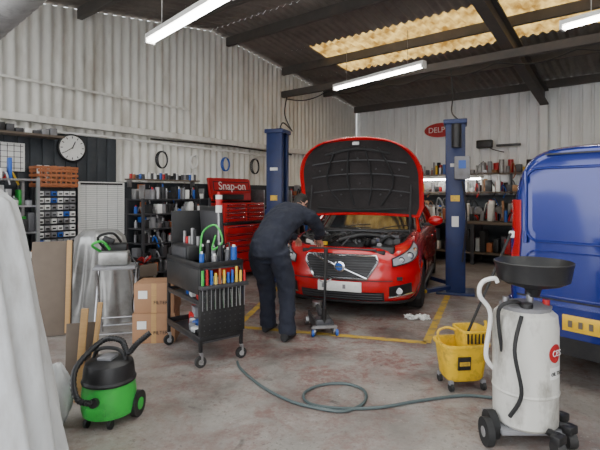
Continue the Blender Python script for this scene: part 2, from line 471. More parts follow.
    for yy in (1.75,2.75):
        car.tube([Vector((sg*(CW-DI(f)+.002),yy+.03*f,.2+f*(zt(yy)-.2))) for f in [.1,.3,.5,.7,.85,1.]],.005,'black',5,smooth=False)
    for yy in (2.45,3.35): car.box((sg*.93,yy,.84),(.03,.2,.03),'red',bev=.01)
    car.box((sg*.86,2.35,.2),(.1,2.0,.1),'black',bev=.02)
# grille
def gp(x,z,off): return surf(x,z,off)
G0,G1 = .50,.77
def ghw(z):
    q=(z-G0)/(G1-G0); return .33+.125*min(1,q*1.35)-.03*max(0,q-.74)/.26
car.grid([[gp(-ghw(z)+2*ghw(z)*i/16,z,.006) for i in range(17)] for z in [G0+(G1-G0)*j/8 for j in range(9)]],'black')
for q in range(1,9):
    z = G0+(G1-G0)*q/9; car.tube([gp(-ghw(z)+2*ghw(z)*i/16,z,.010) for i in range(17)],.0055,'dkgrey',5,smooth=False)
fr = [gp(-ghw(G0)+2*ghw(G0)*i/12,G0,.014) for i in range(13)]+[gp(ghw(G0+(G1-G0)*j/6),G0+(G1-G0)*j/6,.014) for j in range(1,7)]
fr += [gp(ghw(G1)-2*ghw(G1)*i/12,G1,.014) for i in range(1,13)]+[gp(-ghw(G1-(G1-G0)*j/6),G1-(G1-G0)*j/6,.014) for j in range(1,6)]
car.tube(fr,.016,'chrome',8,closed=True,smooth=False)
car.tube([gp(-.35+.68*i/10,.762-.255*i/10,.024) for i in range(11)],.013,'chrome',8,smooth=False)
c0 = gp(0,.636,.035); car.lathe([(.055,-.012),(.068,-.006),(.068,.006),(.055,.012)],c0,'chrome',24,'y'); car.cyl(c0+Vector((0,.01,0)),c0+Vector((0,-.016,0)),.046,'bluec',seg=20)
car.box(c0+Vector((0,-.018,0)),(.10,.006,.018),'chrome')
# lower intake and plate
car.grid([[surf(-.52+1.04*i/16,z,.006) for i in range(17)] for z in (.225,.26,.30,.335)],'black')
for z in (.25,.28,.31): car.tube([surf(-.50+1.0*i/12,z,.012) for i in range(13)],.006,'dkgrey',5,smooth=False)
car.tube([surf(-.88+1.76*i/24,.205,.02) for i in range(25)],.018,'black',6,smooth=False)
pp = surf(0,.40,.0); car.box((0,pp.y-.02,.40),(.54,.016,.12),'white',bev=.004)
for i,x in enumerate((-.2,-.13,-.06,.06,.13,.2)): car.box((x,pp.y-.029,.40),(.035,.004,.05),'grey' if i in (0,3) else 'paper')
car.tube([surf(-.62+1.24*i/20,.475,.004) for i in range(21)],.006,'black',5,smooth=False)
# engine bay
car.box((0,.72,.50),(1.45,1.15,.04),'black2')
car.box((0,.17,.80),(1.05,.09,.05),'black',bev=.015)
car.box((0,.13,.835),(.85,.05,.02),'dkgrey',bev=.006)
car.box((-.08,.62,.78),(.60,.48,.22),'black2',bev=.03)
car.box((-.08,.60,.90),(.50,.36,.06),'dkgrey',bev=.02)
for i in range(7): car.box((-.28+i*.065,.60,.935),(.02,.32,.012),'black',bev=.003)
for x in (-.24,-.14,-.04,.06): car.cyl((x,.44,.90),(x,.44,.96),.028,'alu'); car.box((x,.76,.95),(.05,.10,.03),'black',bev=.01)
car.box((.50,.66,.82),(.34,.42,.26),'black',bev=.02); car.box((.50,.66,.965),(.30,.36,.05),'dkgrey',bev=.01)
for i in range(4): car.box((.39+i*.07,.66,.995),(.02,.30,.012),'black',bev=.003)
car.tube([(.40,.5,.97),(.2,.42,.99),(.05,.36,.96),(-.1,.30,.92)],.035,'black',10)
car.box((.48,.28,.80),(.30,.2,.16),'black',bev=.04)
car.cyl((-.48,.35,.70),(-.48,.35,.92),.07,'white'); car.cyl((-.48,.35,.92),(-.48,.35,.945),.035,'black')
car.cyl((-.5,.85,.7),(-.5,.85,.96),.09,'alu'); car.cyl((.54,1.0,.7),(.54,1.0,.99),.09,'dkgrey')
car.cyl((-.28,.28,.86),(-.28,.28,.90),.045,'yellow')
car.box((-.50,.6,.80),(.2,.2,.20),'alu',bev=.02)
rnd = random.Random(3)
for i in range(40):
    x = rnd.uniform(-.62,.62); y = rnd.uniform(.22,1.05)
    car.tube([(x,y,.88),(x+rnd.uniform(-.2,.2),y+rnd.uniform(-.1,.2),.98),(x+rnd.uniform(-.35,.35),y+rnd.uniform(-.1,.25),.86)],rnd.choice((.008,.012,.018)),rnd.choice(('black','rubber','dkgrey','steel','rubber')),7)
for i in range(34):
    x = rnd.uniform(-.62,.62); y = rnd.uniform(.22,1.05)
    car.box((x,y,.87+rnd.uniform(0,.07)),(rnd.uniform(.03,.09),rnd.uniform(.03,.09),.06),rnd.choice(('black','alu','grey','dkgrey','steel','black')),rot=(0,0,rnd.uniform(-1,1)),bev=.006)
car.tube([(-.6,1.02,.97),(0,.92,1.0),(.6,1.02,.97)],.014,'dkgrey')
car.box((0,1.25,.80),(1.55,.14,.34),'black2',bev=.02)
car.box((0,1.33,.985),(1.5,.16,.03),'black',bev=.01)
for x in (-.35,.25): car.tube([(x,1.30,1.0),(x+.2,1.40,1.04),(x+.45,1.42,1.06)],.008,'black',5)
# greenhouse
def gring(f):
    yb0,yb1,w0,z0 = 1.36,4.10,.80,.99; yt0,yt1,w1,z1 = 2.15,3.42,.60,1.46
    y0 = yb0+(yt0-yb0)*f; y1 = yb1+(yt1-yb1)*f; w = w0+(w1-w0)*f**1.3; z = z0+(z1-z0)*f
    out = []
    N = 40; cyy = (y0+y1)/2; hl_ = (y1-y0)/2
    for i in range(N):
        a = 2*pi*i/N; n = 5.
        out.append(Vector((w*math.copysign(abs(cos(a))**(2/n),cos(a)), cyy+hl_*math.copysign(abs(sin(a))**(2/n),sin(a)), z)))
    return out
rings = [gring(f) for f in (0,.25,.5,.75,.93)]
car.loft(rings,'glass',cap=False)
top = gring(1.0)
rr = [gring(.93)]+[[Vector((p.x*q,(p.y-2.78)*q+2.78,z)) for p in top] for q,z in ((1.,1.455),(.93,1.475),(.6,1.495),(.02,1.50))]
car.loft(rr,'red')
for sg in (-1,1):
    car.tube([(sg*.80,1.45,.98),(sg*.72,1.85,1.22),(sg*.60,2.25,1.45)],.03,'red',8); car.tube([(sg*.80,4.0,1.0),(sg*.70,3.7,1.25),(sg*.60,3.35,1.45)],.05,'red',8)
    car.tube([(sg*.79,2.75,.99),(sg*.62,2.75,1.44)],.03,'black',8,smooth=False)
    car.grid([[bodypt(k,1.,sg,-.07)+Vector((0,0,.006)) for k in range(kb,len(path))],[Vector((0,path[k][1],.99)) for k in range(kb,len(path))]],'red')
# hood
HB = Vector((0,1.22,1.19)); HT = Vector((0,.80,2.24)); HD = HT-HB; HDn = HD.normalized(); HN = Vector((0,-HDn.z,HDn.y))
def hood(u, v, off, shrink=1.):
    w = .885*shrink
    vv = .5+(v-.5)*shrink
    if vv > .45: w *= (1-((vv-.45)/.60)**2.4)**.42 if vv < 1.04 else .5
    if vv < .12: w *= .93+.07*vv/.12
    crown = .07*(1-u*u)+.07*(1-(2*vv-1)**2)
    return HB+HD*(vv+.03*(1-u*u)*vv)+Vector((w*u,0,0))-HN*(crown-off)
nu, nv = 28, 24
for off, m_, sh in ((-.012,'red',1.),(.0,'red',1.),(.014,'pad',.94)):
    car.grid([[hood(-1+2*i/nu,j/nv,off,sh) for i in range(nu+1)] for j in range(nv+1)],m_)
bd = [(-1,j/nv) for j in range(nv+1)]+[(-1+2*i/nu,1) for i in range(1,nu+1)]+[(1,1-j/nv) for j in range(1,nv+1)]+[(1-2*i/nu,0) for i in range(1,nu)]
car.tube([hood(u,v,0) for u,v in bd],.013,'red',8,closed=True,smooth=False)
for us in (-.55,-.2,.2,.55): car.tube([hood(us*.6,.12,.02),hood(us,.45,.03),hood(us*.8,.88,.02)],.014,'black2',6)
for vv_ in (.3,.5,.68): car.tube([hood(-.8,vv_,.02),hood(-.3,vv_+.03,.03),hood(.3,vv_+.03,.03),hood(.8,vv_,.02)],.010,'dkgrey',6)
car.tube([hood(-.75,.10,.02),hood(0,.06,.03),hood(.75,.10,.02)],.016,'black2',6); car.tube([hood(-.6,.80,.02),hood(0,.86,.03),hood(.6,.80,.02)],.018,'black2',6)
car.box(hood(0,.93,.03),(.10,.03,.05),'steel',bev=.01)
for u_,v_ in ((-.7,.25),(-.35,.25),(.35,.25),(.7,.25),(-.7,.6),(-.3,.6),(.3,.6),(.7,.6),(0,.4),(0,.75)):
    p=hood(u_,v_,.03,.94); car.cyl(p,p+HN*.008,.014,'dkgrey',seg=10)
for sg in (-1,1):
    car.tube([(sg*.70,1.25,.96),(sg*.72,1.20,1.1),hood(sg*.8,.08,.0)],.016,'black',6)
    car.tube([(sg*.72,.95,.93),hood(sg*.82,.42,.0)],.011,'black',8,smooth=False)
o = car.done(40)

# ------------------------------------------------------------------ VAN
van = B('van', (2.43,3.18,0), atan2(-.75,.66))
def vring(y, sc, dz=0., m=48):
    if y < 3.2: top = 1.90
    elif y < 4.1: top = 1.90-(y-3.2)/.9*.75
    else: top = 1.15-(y-4.1)/.8*.22
    out = []
    for i in range(m):
        a = 2*pi*i/m; ex = 2/6.5
        x = math.copysign(abs(cos(a))**ex,cos(a)); z = math.copysign(abs(sin(a))**ex,sin(a))
        zz = .30+(z*.5*sc+.5)*(top-.30)
        w = .975*sc*(1-.13*max(0,(zz-1.05)/.9)**1.4)
        out.append(Vector((x*w, y, zz)))
    return out
ys = [(0,.90),(.012,.935),(.035,.965),(.07,.985),(.12,1.),(.8,1),(1.6,1),(2.4,1),(3.2,1),(3.65,1),(4.1,.99),(4.5,.97),(4.75,.92),(4.85,.82)]
van.loft([vring(0,q) for q in (.02,.4,.7)]+[vring(y,q) for y,q in ys],'blue')
def vrect(x0,x1,z0,z1,r=.06,n=5):
    P=[]
    for cx,cz,a0 in ((x1-r,z1-r,0),(x0+r,z1-r,90),(x0+r,z0+r,180),(x1-r,z0+r,270)):
        for k in range(n+1):
            a = radians(a0+90*k/n); P.append((cx+r*cos(a),cz+r*sin(a)))
    return P
for x0,x1 in ((-.80,-.05),(.05,.80)):
    P = vrect(x0,x1,1.12,1.72,.10); van.tube([(x,-.004,z) for x,z in P],.012,'blue',6,closed=True,smooth=False)
    P = vrect(x0+.05,x1-.05,1.17,1.67,.07); van.prism(P,-.006,.01,'blue')
    P = vrect(x0,x1,.68,1.04,.08); van.tube([(x,-.002,z) for x,z in P],.007,'blue',6,closed=True,smooth=False)
van.box((0,-.003,1.2),(.014,.012,1.5),'black')
van.box((0,.0,1.83),(1.3,.02,.012),'black'); van.box((0,.0,.66),(1.75,.02,.012),'black')
van.box((0,-.012,1.83),(.4,.03,.035),'tail',bev=.008)
van.box((-.10,-.02,.86),(.05,.03,.18),'black',bev=.01)
for sg in (-1,1):
    van.loft([[Vector((sg*(x-(.02 if z>1.1 else 0)),y,z)) for x,y in ((.86,-.014),(.905,-.006),(.958,.05),(.977,.12),(.93,.12),(.86,.03))] for z in (.82,.9,1.2,1.38,1.46)],'tail')
    van.box((sg*.925,.02,1.16),(.05,.04,.06),'white',bev=.01)
    for z in (.9,1.4): van.cyl((sg*.80,-.02,z+.2),(sg*.80,-.02,z+.3),.014,'blue')
    for yy in (1.0,4.05):
        c = Vector((sg*.86,yy,.33))
        van.lathe([(.2,-.11),(.31,-.115),(.33,-.08),(.33,.08),(.31,.115),(.2,.11)],c,'rubber',28,'x'); van.cyl(c+Vector((sg*.05,0,0)),c+Vector((sg*.10,0,0)),.2,'alu',seg=24)
        van.cyl((sg*.80,yy,.36),(sg*.978,yy,.36),.355,'black2',seg=28)
    van.box((sg*.965,2.95,1.42),(.03,.8,.5),'glass',bev=.01); van.box((sg*1.08,3.4,1.3),(.2,.08,.28),'black',bev=.03)
van.grid([[Vector((x,y,z+.012)) for x in (-.72,0,.72)] for y,z in ((3.25,1.86),(3.65,1.52),(4.08,1.165))],'glass')
van.loft([[Vector((x, y, z)) for x,y in ((-.98,.25),(-.96,.03),(-.88,-.07),(0,-.11),(.88,-.07),(.96,.03),(.98,.25),(0,.30))] for z in (.40,.44,.60,.63)],'blue')
van.loft([[Vector((x, y, z)) for x,y in ((-.96,.25),(-.94,.05),(-.86,-.05),(0,-.09),(.86,-.05),(.94,.05),(.96,.25),(0,.30))] for z in (.26,.28,.40)],'black')
van.box((-.22,-.112,.52),(.54,.02,.12),'plate_y',rot=(0,0,-.045),bev=.003)
for i in range(7): van.box((-.43+i*.07,-.124+.0,.52),(.028,.006,.05),'wood2',rot=(0,0,-.045))
van.box((0,1.4,.30),(1.5,2.6,.16),'black2')
vo = van.done(38)

# ------------------------------------------------------------------ LIFT
lift = B('two_post_car_lift')
LA = -atan2(1.0,2.76)
for (px,py,sg) in ((-.39,7.95,1),(2.40,6.95,-1)):
    X = Matrix.Translation((px,py,0)) @ Matrix.Rotation(LA,4,'Z'); lift.X = X
    h = 2.58
    lift.box((-sg*.13,0,h/2),(.03,.36,h),'bluep',bev=.006)
    for yy in (-.165,.165):
        lift.box((0,yy,h/2),(.27,.03,h),'bluep',bev=.006)
        lift.box((sg*.125,yy-math.copysign(.04,yy),h/2),(.03,.09,h),'bluep',bev=.006)
    lift.box((0,0,h+.03),(.34,.42,.07),'bluep',bev=.01)
    lift.box((0,0,.015),(.55,.5,.03),'bluep',bev=.004)
    lift.box((sg*.02,0,.35),(.20,.22,.7),'dkgrey',bev=.01)
    lift.cyl((sg*.0,0,.4),(sg*.0,0,h),.03,'steel')
    lift.box((0,-.185,1.1),(.10,.008,.16),'paper'); lift.box((0,-.185,1.45),(.13,.008,.09),'yellow')
    lift.box((0,-.185,1.95),(.14,.008,.05),'paper')
    for d in (-1,1):
        p = [(sg*.05,d*.12,.10),(sg*.40,d*.55,.10)]; q = (sg*.55,d*.85,.10)
        lift.tube(p,.04,'bluep',4,smooth=False); lift.tube([p[1],q],.032,'yellow',4,smooth=False); lift.cyl((q[0],q[1],.08),(q[0],q[1],.15),.055,'rubber')
    if sg<0:
        lift.box((.10,-.26,1.90),(.22,.14,.34),'grey',bev=.015); lift.cyl((.02,-.30,2.2),(.02,-.30,2.55),.07,'black'); lift.box((.10,-.335,1.95),(.10,.01,.12),'bluec')
        lift.tube([(.1,-.26,1.7),(.16,-.24,1.2),(.1,-.22,.5)],.012,'black')
lift.X = Matrix.Identity(4)
lift.done()

# floor markings
b = B('bay_floor_marking')
def strip(b,a,c,w,m,z=.004):
    a,c=Vector((a[0],a[1],z)),Vector((c[0],c[1],z)); d=(c-a).normalized(); n=Vector((-d.y,d.x,0))*w/2
    k=24; b.grid([[a+(c-a)*i/k+n*(1+.15*sin(i*3.1)) for i in range(k+1)],[a+(c-a)*i/k-n*(1+.15*cos(i*2.3)) for i in range(k+1)]],m)
strip(b,(-.72,5.12),(1.28,4.56),.09,'yline'); strip(b,(1.28,4.56),(2.2,6.7),.08,'yline'); strip(b,(-.72,5.12),(-.30,7.6),.08,'yline')
b.done()

# ------------------------------------------------------------------ PERSON
OX,OY = -.22,4.85
F = Vector((.35,.937,0)); R = Vector((.937,-.35,0)); Z = Vector((0,0,1))
def W(f,r,z): return F*f+R*r+Z*z
emp = bpy.data.objects.new('mechanic', None); COL.objects.link(emp); emp.location=(OX,OY,0)
def ring(c,a,bb,ax,nn,n=18): return [c+ax*a*cos(2*pi*i/n)+nn*bb*sin(2*pi*i/n) for i in range(n)]
bd = B('overalls')
T = [(-.14,-.06,.79,.14,.12),(-.165,-.07,.87,.185,.155),(-.155,-.07,.96,.195,.165),(-.08,-.06,1.06,.185,.15),(.04,-.04,1.155,.20,.155),(.18,-.02,1.23,.215,.155),(.31,0,1.285,.215,.14),(.41,.01,1.315,.165,.105),(.46,.01,1.33,.085,.075)]
rg=[]
for i,(f,r_,z,a,c) in enumerate(T):
    p=T[max(i-1,0)]; q=T[min(i+1,len(T)-1)]; t=(F*(q[0]-p[0])+Z*(q[2]-p[2])).normalized(); nn=R.cross(t)
    if i==0: nn=F
    rg.append(ring(W(f,r_,z),a,c,R,nn))
bd.loft(rg,'navy')
def limb(b,pts,rad,m,n=14,k=5):
    P=cat(pts,k); tot=len(P)-1; rings=[]
    for i,p in enumerate(P):
        t=(P[min(i+1,tot)]-P[max(i-1,0)]).normalized()
        x = (R-t*R.dot(t)).normalized(); y=t.cross(x)
        g=i/tot*(len(rad)-1); j=min(int(g),len(rad)-2); rr=rad[j]+(rad[j+1]-rad[j])*(g-j)
        rings.append([p+(x*cos(2*pi*q/n)+y*sin(2*pi*q/n))*rr for q in range(n)])
    b.loft(rings,m)
legR=[W(-.15,.045,.91),W(-.10,.085,.71),W(-.06,.11,.48),W(-.12,.135,.27),W(-.16,.15,.06)]
legL=[W(-.15,-.165,.91),W(-.06,-.175,.71),W(.04,-.17,.50),W(.06,-.17,.28),W(.07,-.17,.06)]
for lg in (legR,legL): limb(bd,lg,[.128,.116,.096,.086,.090],'navy')
armR=[W(.30,.16,1.27),W(.37,.23,1.24),W(.58,.265,1.08),W(.73,.21,1.02),W(.84,.155,.965)]
armL=[W(.30,-.16,1.27),W(.37,-.21,1.24),W(.56,-.28,1.07),W(.71,-.21,1.01),W(.83,-.13,.965)]
for ar in (armR,armL): limb(bd,ar,[.088,.083,.066,.055,.046],'navy')
limb(bd,[W(.43,.01,1.315),W(.49,.01,1.345)],[.074,.068],'navy',k=2)
o = bd.done(weld=False); o.parent=emp
md=o.modifiers.new('r','REMESH'); md.mode='VOXEL'; md.voxel_size=.012; md.use_smooth_shade=True
md=o.modifiers.new('s','SMOOTH'); md.iterations=6; md.factor=.6
tx=bpy.data.textures.new('folds','CLOUDS'); tx.noise_scale=.10
md=o.modifiers.new('d','DISPLACE'); md.texture=tx; md.strength=.045; md.mid_level=.5; md.texture_coords='LOCAL'
sh=B('shoes')
for f0,r0 in ((-.16,.15),(.07,-.17)):
    rg=[]
    for ff,w,h,z0 in ((-.09,.025,.03,.01),(-.075,.040,.10,.0),(-.02,.046,.115,.0),(.05,.048,.085,.0),(.12,.052,.06,.0),(.17,.044,.045,.0),(.195,.02,.03,.005)):
        c=W(f0+ff,r0,0); rg.append([c+R*(w*cos(a))+Z*(z0+max(0,.5+.5*sin(a))*h) for a in [2*pi*i/14 for i in range(14)]])
    sh.loft(rg,'black2')
o=sh.done(); o.parent=emp
# head
HC=W(.60,.015,1.405); fd=(F*.62-Z*.78+R*.12).normalized(); upv=(Z-fd*fd.z).normalized(); rt=fd.cross(upv).normalized()
def HP(x,y,z): return HC+rt*x+fd*y+upv*z
hd=B('head')
rings=[]
for i in range(21):
    a=-pi/2+pi*i/20; q=max(cos(a),.03); zz=.118*sin(a); row=[]
    for j in range(28):
        b_=2*pi*j/28; x=.076*q*cos(b_); y=.095*q*sin(b_)
        if zz<-.02:
            k=(-zz-.02)/.1; x*=1-.28*k; 
            if y<0: y*=1-.45*k
            else: y=y*(1-.05*k)+.012*k
        row.append(HP(x,y,zz))
    rings.append(row)
hd.loft(rings,'skin')
hd.loft([[HP(.0+x*w,.085+y,z) for x,y in ((-1,0),(-.4,h),(.4,h),(1,0))] for z,w,h in ((.025,.008,.008),(-.005,.012,.020),(-.025,.018,.030),(-.036,.014,.008))],'skin')
for sx in (-1,1):
    hd.ball(HP(sx*.030,.083,.010),.012,'white',10,6); hd.ball(HP(sx*.030,.093,.010),.006,'black',8,6)
    hd.tube([HP(sx*.014,.094,.028),HP(sx*.03,.096,.033),HP(sx*.046,.085,.027)],.004,'hair',6)
    hd.tube([HP(sx*.076,-.005,-.022),HP(sx*.090,-.018,.008),HP(sx*.084,-.004,.030),HP(sx*.078,.008,.010)],.007,'skin',8)
hd.tube([HP(-.024,.088,-.058),HP(0,.098,-.060),HP(.024,.088,-.058)],.006,'skin',8)
limb(hd,[W(.44,.01,1.32),W(.50,.01,1.35),W(.56,.012,1.385)],[.056,.054,.052],'skin',k=3)
o=hd.done(60); o.parent=emp
hr=B('hair'); rings=[]
for i in range(17):
    a=-.75+(pi/2+.75)*i/16; q=max(cos(a),.03); zz=.127*sin(a); row=[]
    for j in range(28):
        b_=2*pi*j/28; sc=1.
        if sin(b_)>.25 and zz<.055: sc=.90
        if zz<-.03: sc*=(.84 if sin(b_)<0 else .8)
        if abs(sin(b_))<.35 and zz<-.005: sc*=.92
        row.append(HP(.084*q*cos(b_)*sc,.103*q*sin(b_)*sc-.002,zz+.003))
    rings.append(row)
hr.loft(rings,'hair'); o=hr.done(60); o.parent=emp
# hands
hn=B('hands')
for arm,sx in ((armR,-1),(armL,1)):
    w0=arm[-1]; d=(F*.80-Z*.60).normalized(); sd=(R*1.).normalized(); up=sd.cross(d).normalized()
    if up.z<0: up=-up
    def Q(a,bb,c): return w0+d*a+sd*bb+up*c
    hn.loft([ring(Q(a,0,0),w,h,sd,up,12) for a,w,h in ((-.03,.027,.022),(.01,.028,.02),(.05,.038,.017),(.085,.040,.014),(.095,.036,.011))],'skin')
    for k,(off,ln) in enumerate(((-.030,.072),(-.010,.080),(.011,.076),(.030,.060))):
        hn.tube([Q(.075,off,.002),Q(.09+ln*.35,off*1.12,.004),Q(.09+ln*.75,off*1.2,-.014),Q(.09+ln*.9,off*1.2,-.035)],[.0095,.0075],'skin',8,4)
    hn.tube([Q(.02,sx*.026,-.004),Q(.05,sx*.048,-.014),Q(.078,sx*.052,-.026),Q(.095,sx*.046,-.036)],[.012,.008],'skin',8,4)
o=hn.done(60); o.parent=emp

# ------------------------------------------------------------------ TROLLEY JACK
b=B('trolley_jack',(.25,4.88,0),radians(8))
for x in (-.09,.09):
    b.prism([(x-.008,.05),(x+.008,.05),(x+.008,.15),(x-.008,.15)],-.10,.42,'dkgrey')
    for y in (-.05,.40): b.cyl((x*1.25-.02,y,.045),(x*1.25+.02,y,.045),.045,'steel')
b.box((0,.0,.12),(.17,.16,.10),'dkgrey',bev=.01); b.cyl((0,.0,.12),(0,.25,.12),.035,'steel')
b.tube([(0,.1,.15),(0,.36,.22)],.03,'dkgrey',6,smooth=False); b.cyl((0,.38,.2),(0,.38,.26),.055,'steel')
b.cyl((0,-.05,.12),(0,-.08,.30),.028,'black'); b.tube([(0,-.08,.28),(.02,-.06,.92)],.016,'black',8,smooth=False); b.tube([(.014,-.066,.66),(.02,-.06,.92)],.022,'rubber',8,smooth=False)
b.tube([(-.06,-.055,.60),(.01,-.06,.56),(.08,-.055,.60)],.008,'steel'); b.box((0,-.1,.10),(.26,.03,.03),'steel')
for x in (-.13,.13): b.cyl((x-.012,-.10,.035),(x+.012,-.10,.035),.035,'bluec')
b.done()

# ------------------------------------------------------------------ TOOL TROLLEY
b=B('tool_trolley',(-.93,4.33,0),atan2(-.8,.6))
for z,h in ((.22,.05),(.55,.03),(.86,.05)):
    b.box((0,0,z-.01),(.77,.42,.012),'dkgrey')
    for y in (-.21,.21): b.box((0,y,z+h/2),(.78,.012,h),'black',bev=.003)
    for x in (-.385,.385): b.box((x,0,z+h/2),(.012,.42,h),'black',bev=.003)
for x in (-.375,.375):
    for y in (-.20,.20):
        b.box((x,y,.52),(.03,.03,.78),'black',bev=.004)
        b.tube([(x,y,.16),(x,y,.12)],.014,'steel',smooth=False); b.box((x,y+.01,.075),(.035,.02,.10),'steel'); b.cyl((x-.016,y,.05),(x+.016,y,.05),.05,'rubber',seg=20); b.cyl((x-.018,y,.05),(x+.018,y,.05),.024,'alu')
b.box((.402,0,.47),(.02,.44,.40),'black',bev=.006)
for i in range(8):
    for j in range(7): b.cyl((.412,-.18+i*.05,.32+j*.05),(.4145,-.18+i*.05,.32+j*.05),.006,'dkgrey',seg=6)
b.box((.43,0,.70),(.07,.46,.03),'dkgrey',bev=.004)
rnd=random.Random(5)
for i in range(11):
    y=-.205+i*.041; m_=rnd.choice(('red2','red2','brass','bluec','green','black','brass','orange')); h=rnd.uniform(.09,.14)
    b.cyl((.43,y,.72),(.43,y,.72+h),.014,m_,r1=.012,seg=8); b.cyl((.43,y,.50),(.43,y,.72),.004,'steel',seg=6)
for i in range(5): b.tube([(.425,-.17+i*.08,.66),(.425,-.17+i*.08+.01,.50)],.007,'chrome',6,smooth=False)
b.box((-.16,.17,1.13),(.46,.04,.52),'black',rot=(.08,0,0),bev=.012); b.box((-.16,.143,1.13),(.40,.01,.42),'dkgrey',rot=(.08,0,0),bev=.004)
b.box((-.38,.0,1.10),(.02,.34,.48),'black',bev=.006)
b.box((-.17,-.02,.95),(.40,.30,.14),'black',bev=.015); b.box((-.17,-.175,.95),(.34,.012,.10),'dkgrey',bev=.003)
for i in range(6):
    b.cyl((-.33+i*.065,-.05,1.02),(-.33+i*.065,-.05,1.02+rnd.uniform(.05,.16)),.018,rnd.choice(('red2','steel','black','grey','bluec')),seg=10)
b.box((.0,-.215,.74),(.74,.012,.22),'black',bev=.004)
for i in range(13):
    x=.06+rnd.uniform(0,.29); y=rnd.uniform(-.17,.17); r=rnd.choice((.022,.03,.026)); h=rnd.uniform(.08,.22)
    b.cyl((x,y,.87),(x,y,.87+h),r,rnd.choice(('white','red2','black','steel','bluec','grey')),seg=12); b.cyl((x,y,.87+h),(x,y,.89+h),r*.5,'white',seg=8)
b.cyl((.05,.14,.87),(.05,.14,1.35),.012,'steel',seg=8); b.cyl((.05,.14,1.33),(.05,.14,1.50),.032,'white',seg=14); b.cyl((.05,.14,1.40),(.05,.14,1.46),.033,'red2',seg=14); b.cyl((.05,.14,1.50),(.05,.14,1.53),.015,'red2',seg=10)
b.tube([(.15,-.1,.95),(.1,-.05,1.15),(.22,.02,1.22),(.32,.04,1.08),(.24,-.02,1.0),(.16,.05,1.12)],.009,'green',8)
b.tube([(.33,.1,.9),(.30,.12,1.05),(.2,.13,1.02),(.12,.15,.92)],.007,'black',8)
for i in range(40):
    x=rnd.uniform(-.32,.32); y=rnd.uniform(-.15,.15); z=rnd.choice((.22,.22,.55,.55))
    w=rnd.uniform(.05,.14); h=rnd.uniform(.04,.19)
    b.box((x,y,z+h/2),(w,w*.7,h),rnd.choice(('red2','black','steel','grey','dkgrey','bluec','red2','paper')),rot=(0,0,rnd.uniform(-.5,.5)),bev=.006)
b.done()

# ------------------------------------------------------------------ CARDBOARD BOXES
for nm,(x,y),w,d,h,z,rz in (('cardboard_box',(-1.50,4.72),.42,.34,.30,0,.12),('cardboard_box',(-1.49,4.73),.40,.33,.30,.302,.05)):
    b=B(nm,(x,y,z),rz)
    b.box((0,0,h/2),(w,d,h),'card',bev=.004)
    for sg in (-1,1): b.box((sg*w*.25,0,h-.001),(w*.49,d,.004),'card',rot=(0,-sg*.005,0))
    b.box((0,-d/2-.001,h/2),(.05,.002,h),'wood')
    b.box((-w*.28,-d/2-.001,h*.62),(.09,.002,.08),'paper')
    o=b.done()
    text('print','FILTERS',.05,(.08,-d/2-.004,h*.35),(pi/2,0,0),'black',o,.0005)

# ------------------------------------------------------------------ STAND + items
b=B('folding_work_stand',(-1.96,4.80,0),.25)
b.box((0,0,.74),(.42,.34,.03),'grey',bev=.008)
for x in (-.19,.19):
    b.tube([(x,-.20,.0),(x,.13,.73)],.011,'steel',smooth=False); b.tube([(x*.9,.20,.0),(x*.9,-.13,.73)],.011,'steel',smooth=False)
for y,z in ((-.17,.07),(.17,.07),(-.10,.22)): b.tube([(-.19,y,z),(.19,y,z)],.009,'steel',smooth=False)
b.box((-.02,.02,.83),(.30,.22,.15),'plastic_sheet',bev=.03); b.box((-.02,.05,.94),(.26,.12,.09),'black',bev=.02)
b.tube([(-.15,0,.9),(-.22,-.1,.98),(-.12,-.12,1.02),(-.05,-.08,.93)],.014,'green'); b.tube([(.1,0,.9),(.24,-.1,.7),(.18,-.15,.4),(.20,-.1,.15)],.008,'black')
b.tube([(-.10,-.05,.92),(-.16,-.12,1.06),(-.02,-.10,1.10),(.05,-.02,1.0)],.014,'black')
b.box((-.06,-.10,1.03),(.12,.05,.06),'black',rot=(0,.4,0),bev=.015)
b.done()

b=B('draped_plastic_sheet',(-2.40,5.42,0),.35)
rows=[]
for j in range(15):
    v=j/14; z=1.08*(1-v); rows.append([])
    for i in range(61):
        a=-pi*.95+pi*1.9*i/60
        r=.22+.16*v**.8+.026*sin(i*.95+2*v)*(.4+v)+.012*sin(i*2.1-3*v)
        if j==0: r*=.75
        rows[-1].append(Vector((r*1.1*sin(a),-r*.8*cos(a),z)))
b.grid(rows,'plastic_sheet'); b.add([Vector(p) for p in rows[0]],[tuple(range(61))],'plastic_sheet'); b.done(80)
b=B('leaning_board',(-2.62,4.85,0),.3); b.box((-.05,.0,.50),(.40,.03,1.0),'wood2',rot=(-.14,0,0),bev=.004); b.box((.12,-.04,.52),(.05,.02,.98),'wood',rot=(-.14,0,0),bev=.004); b.done()

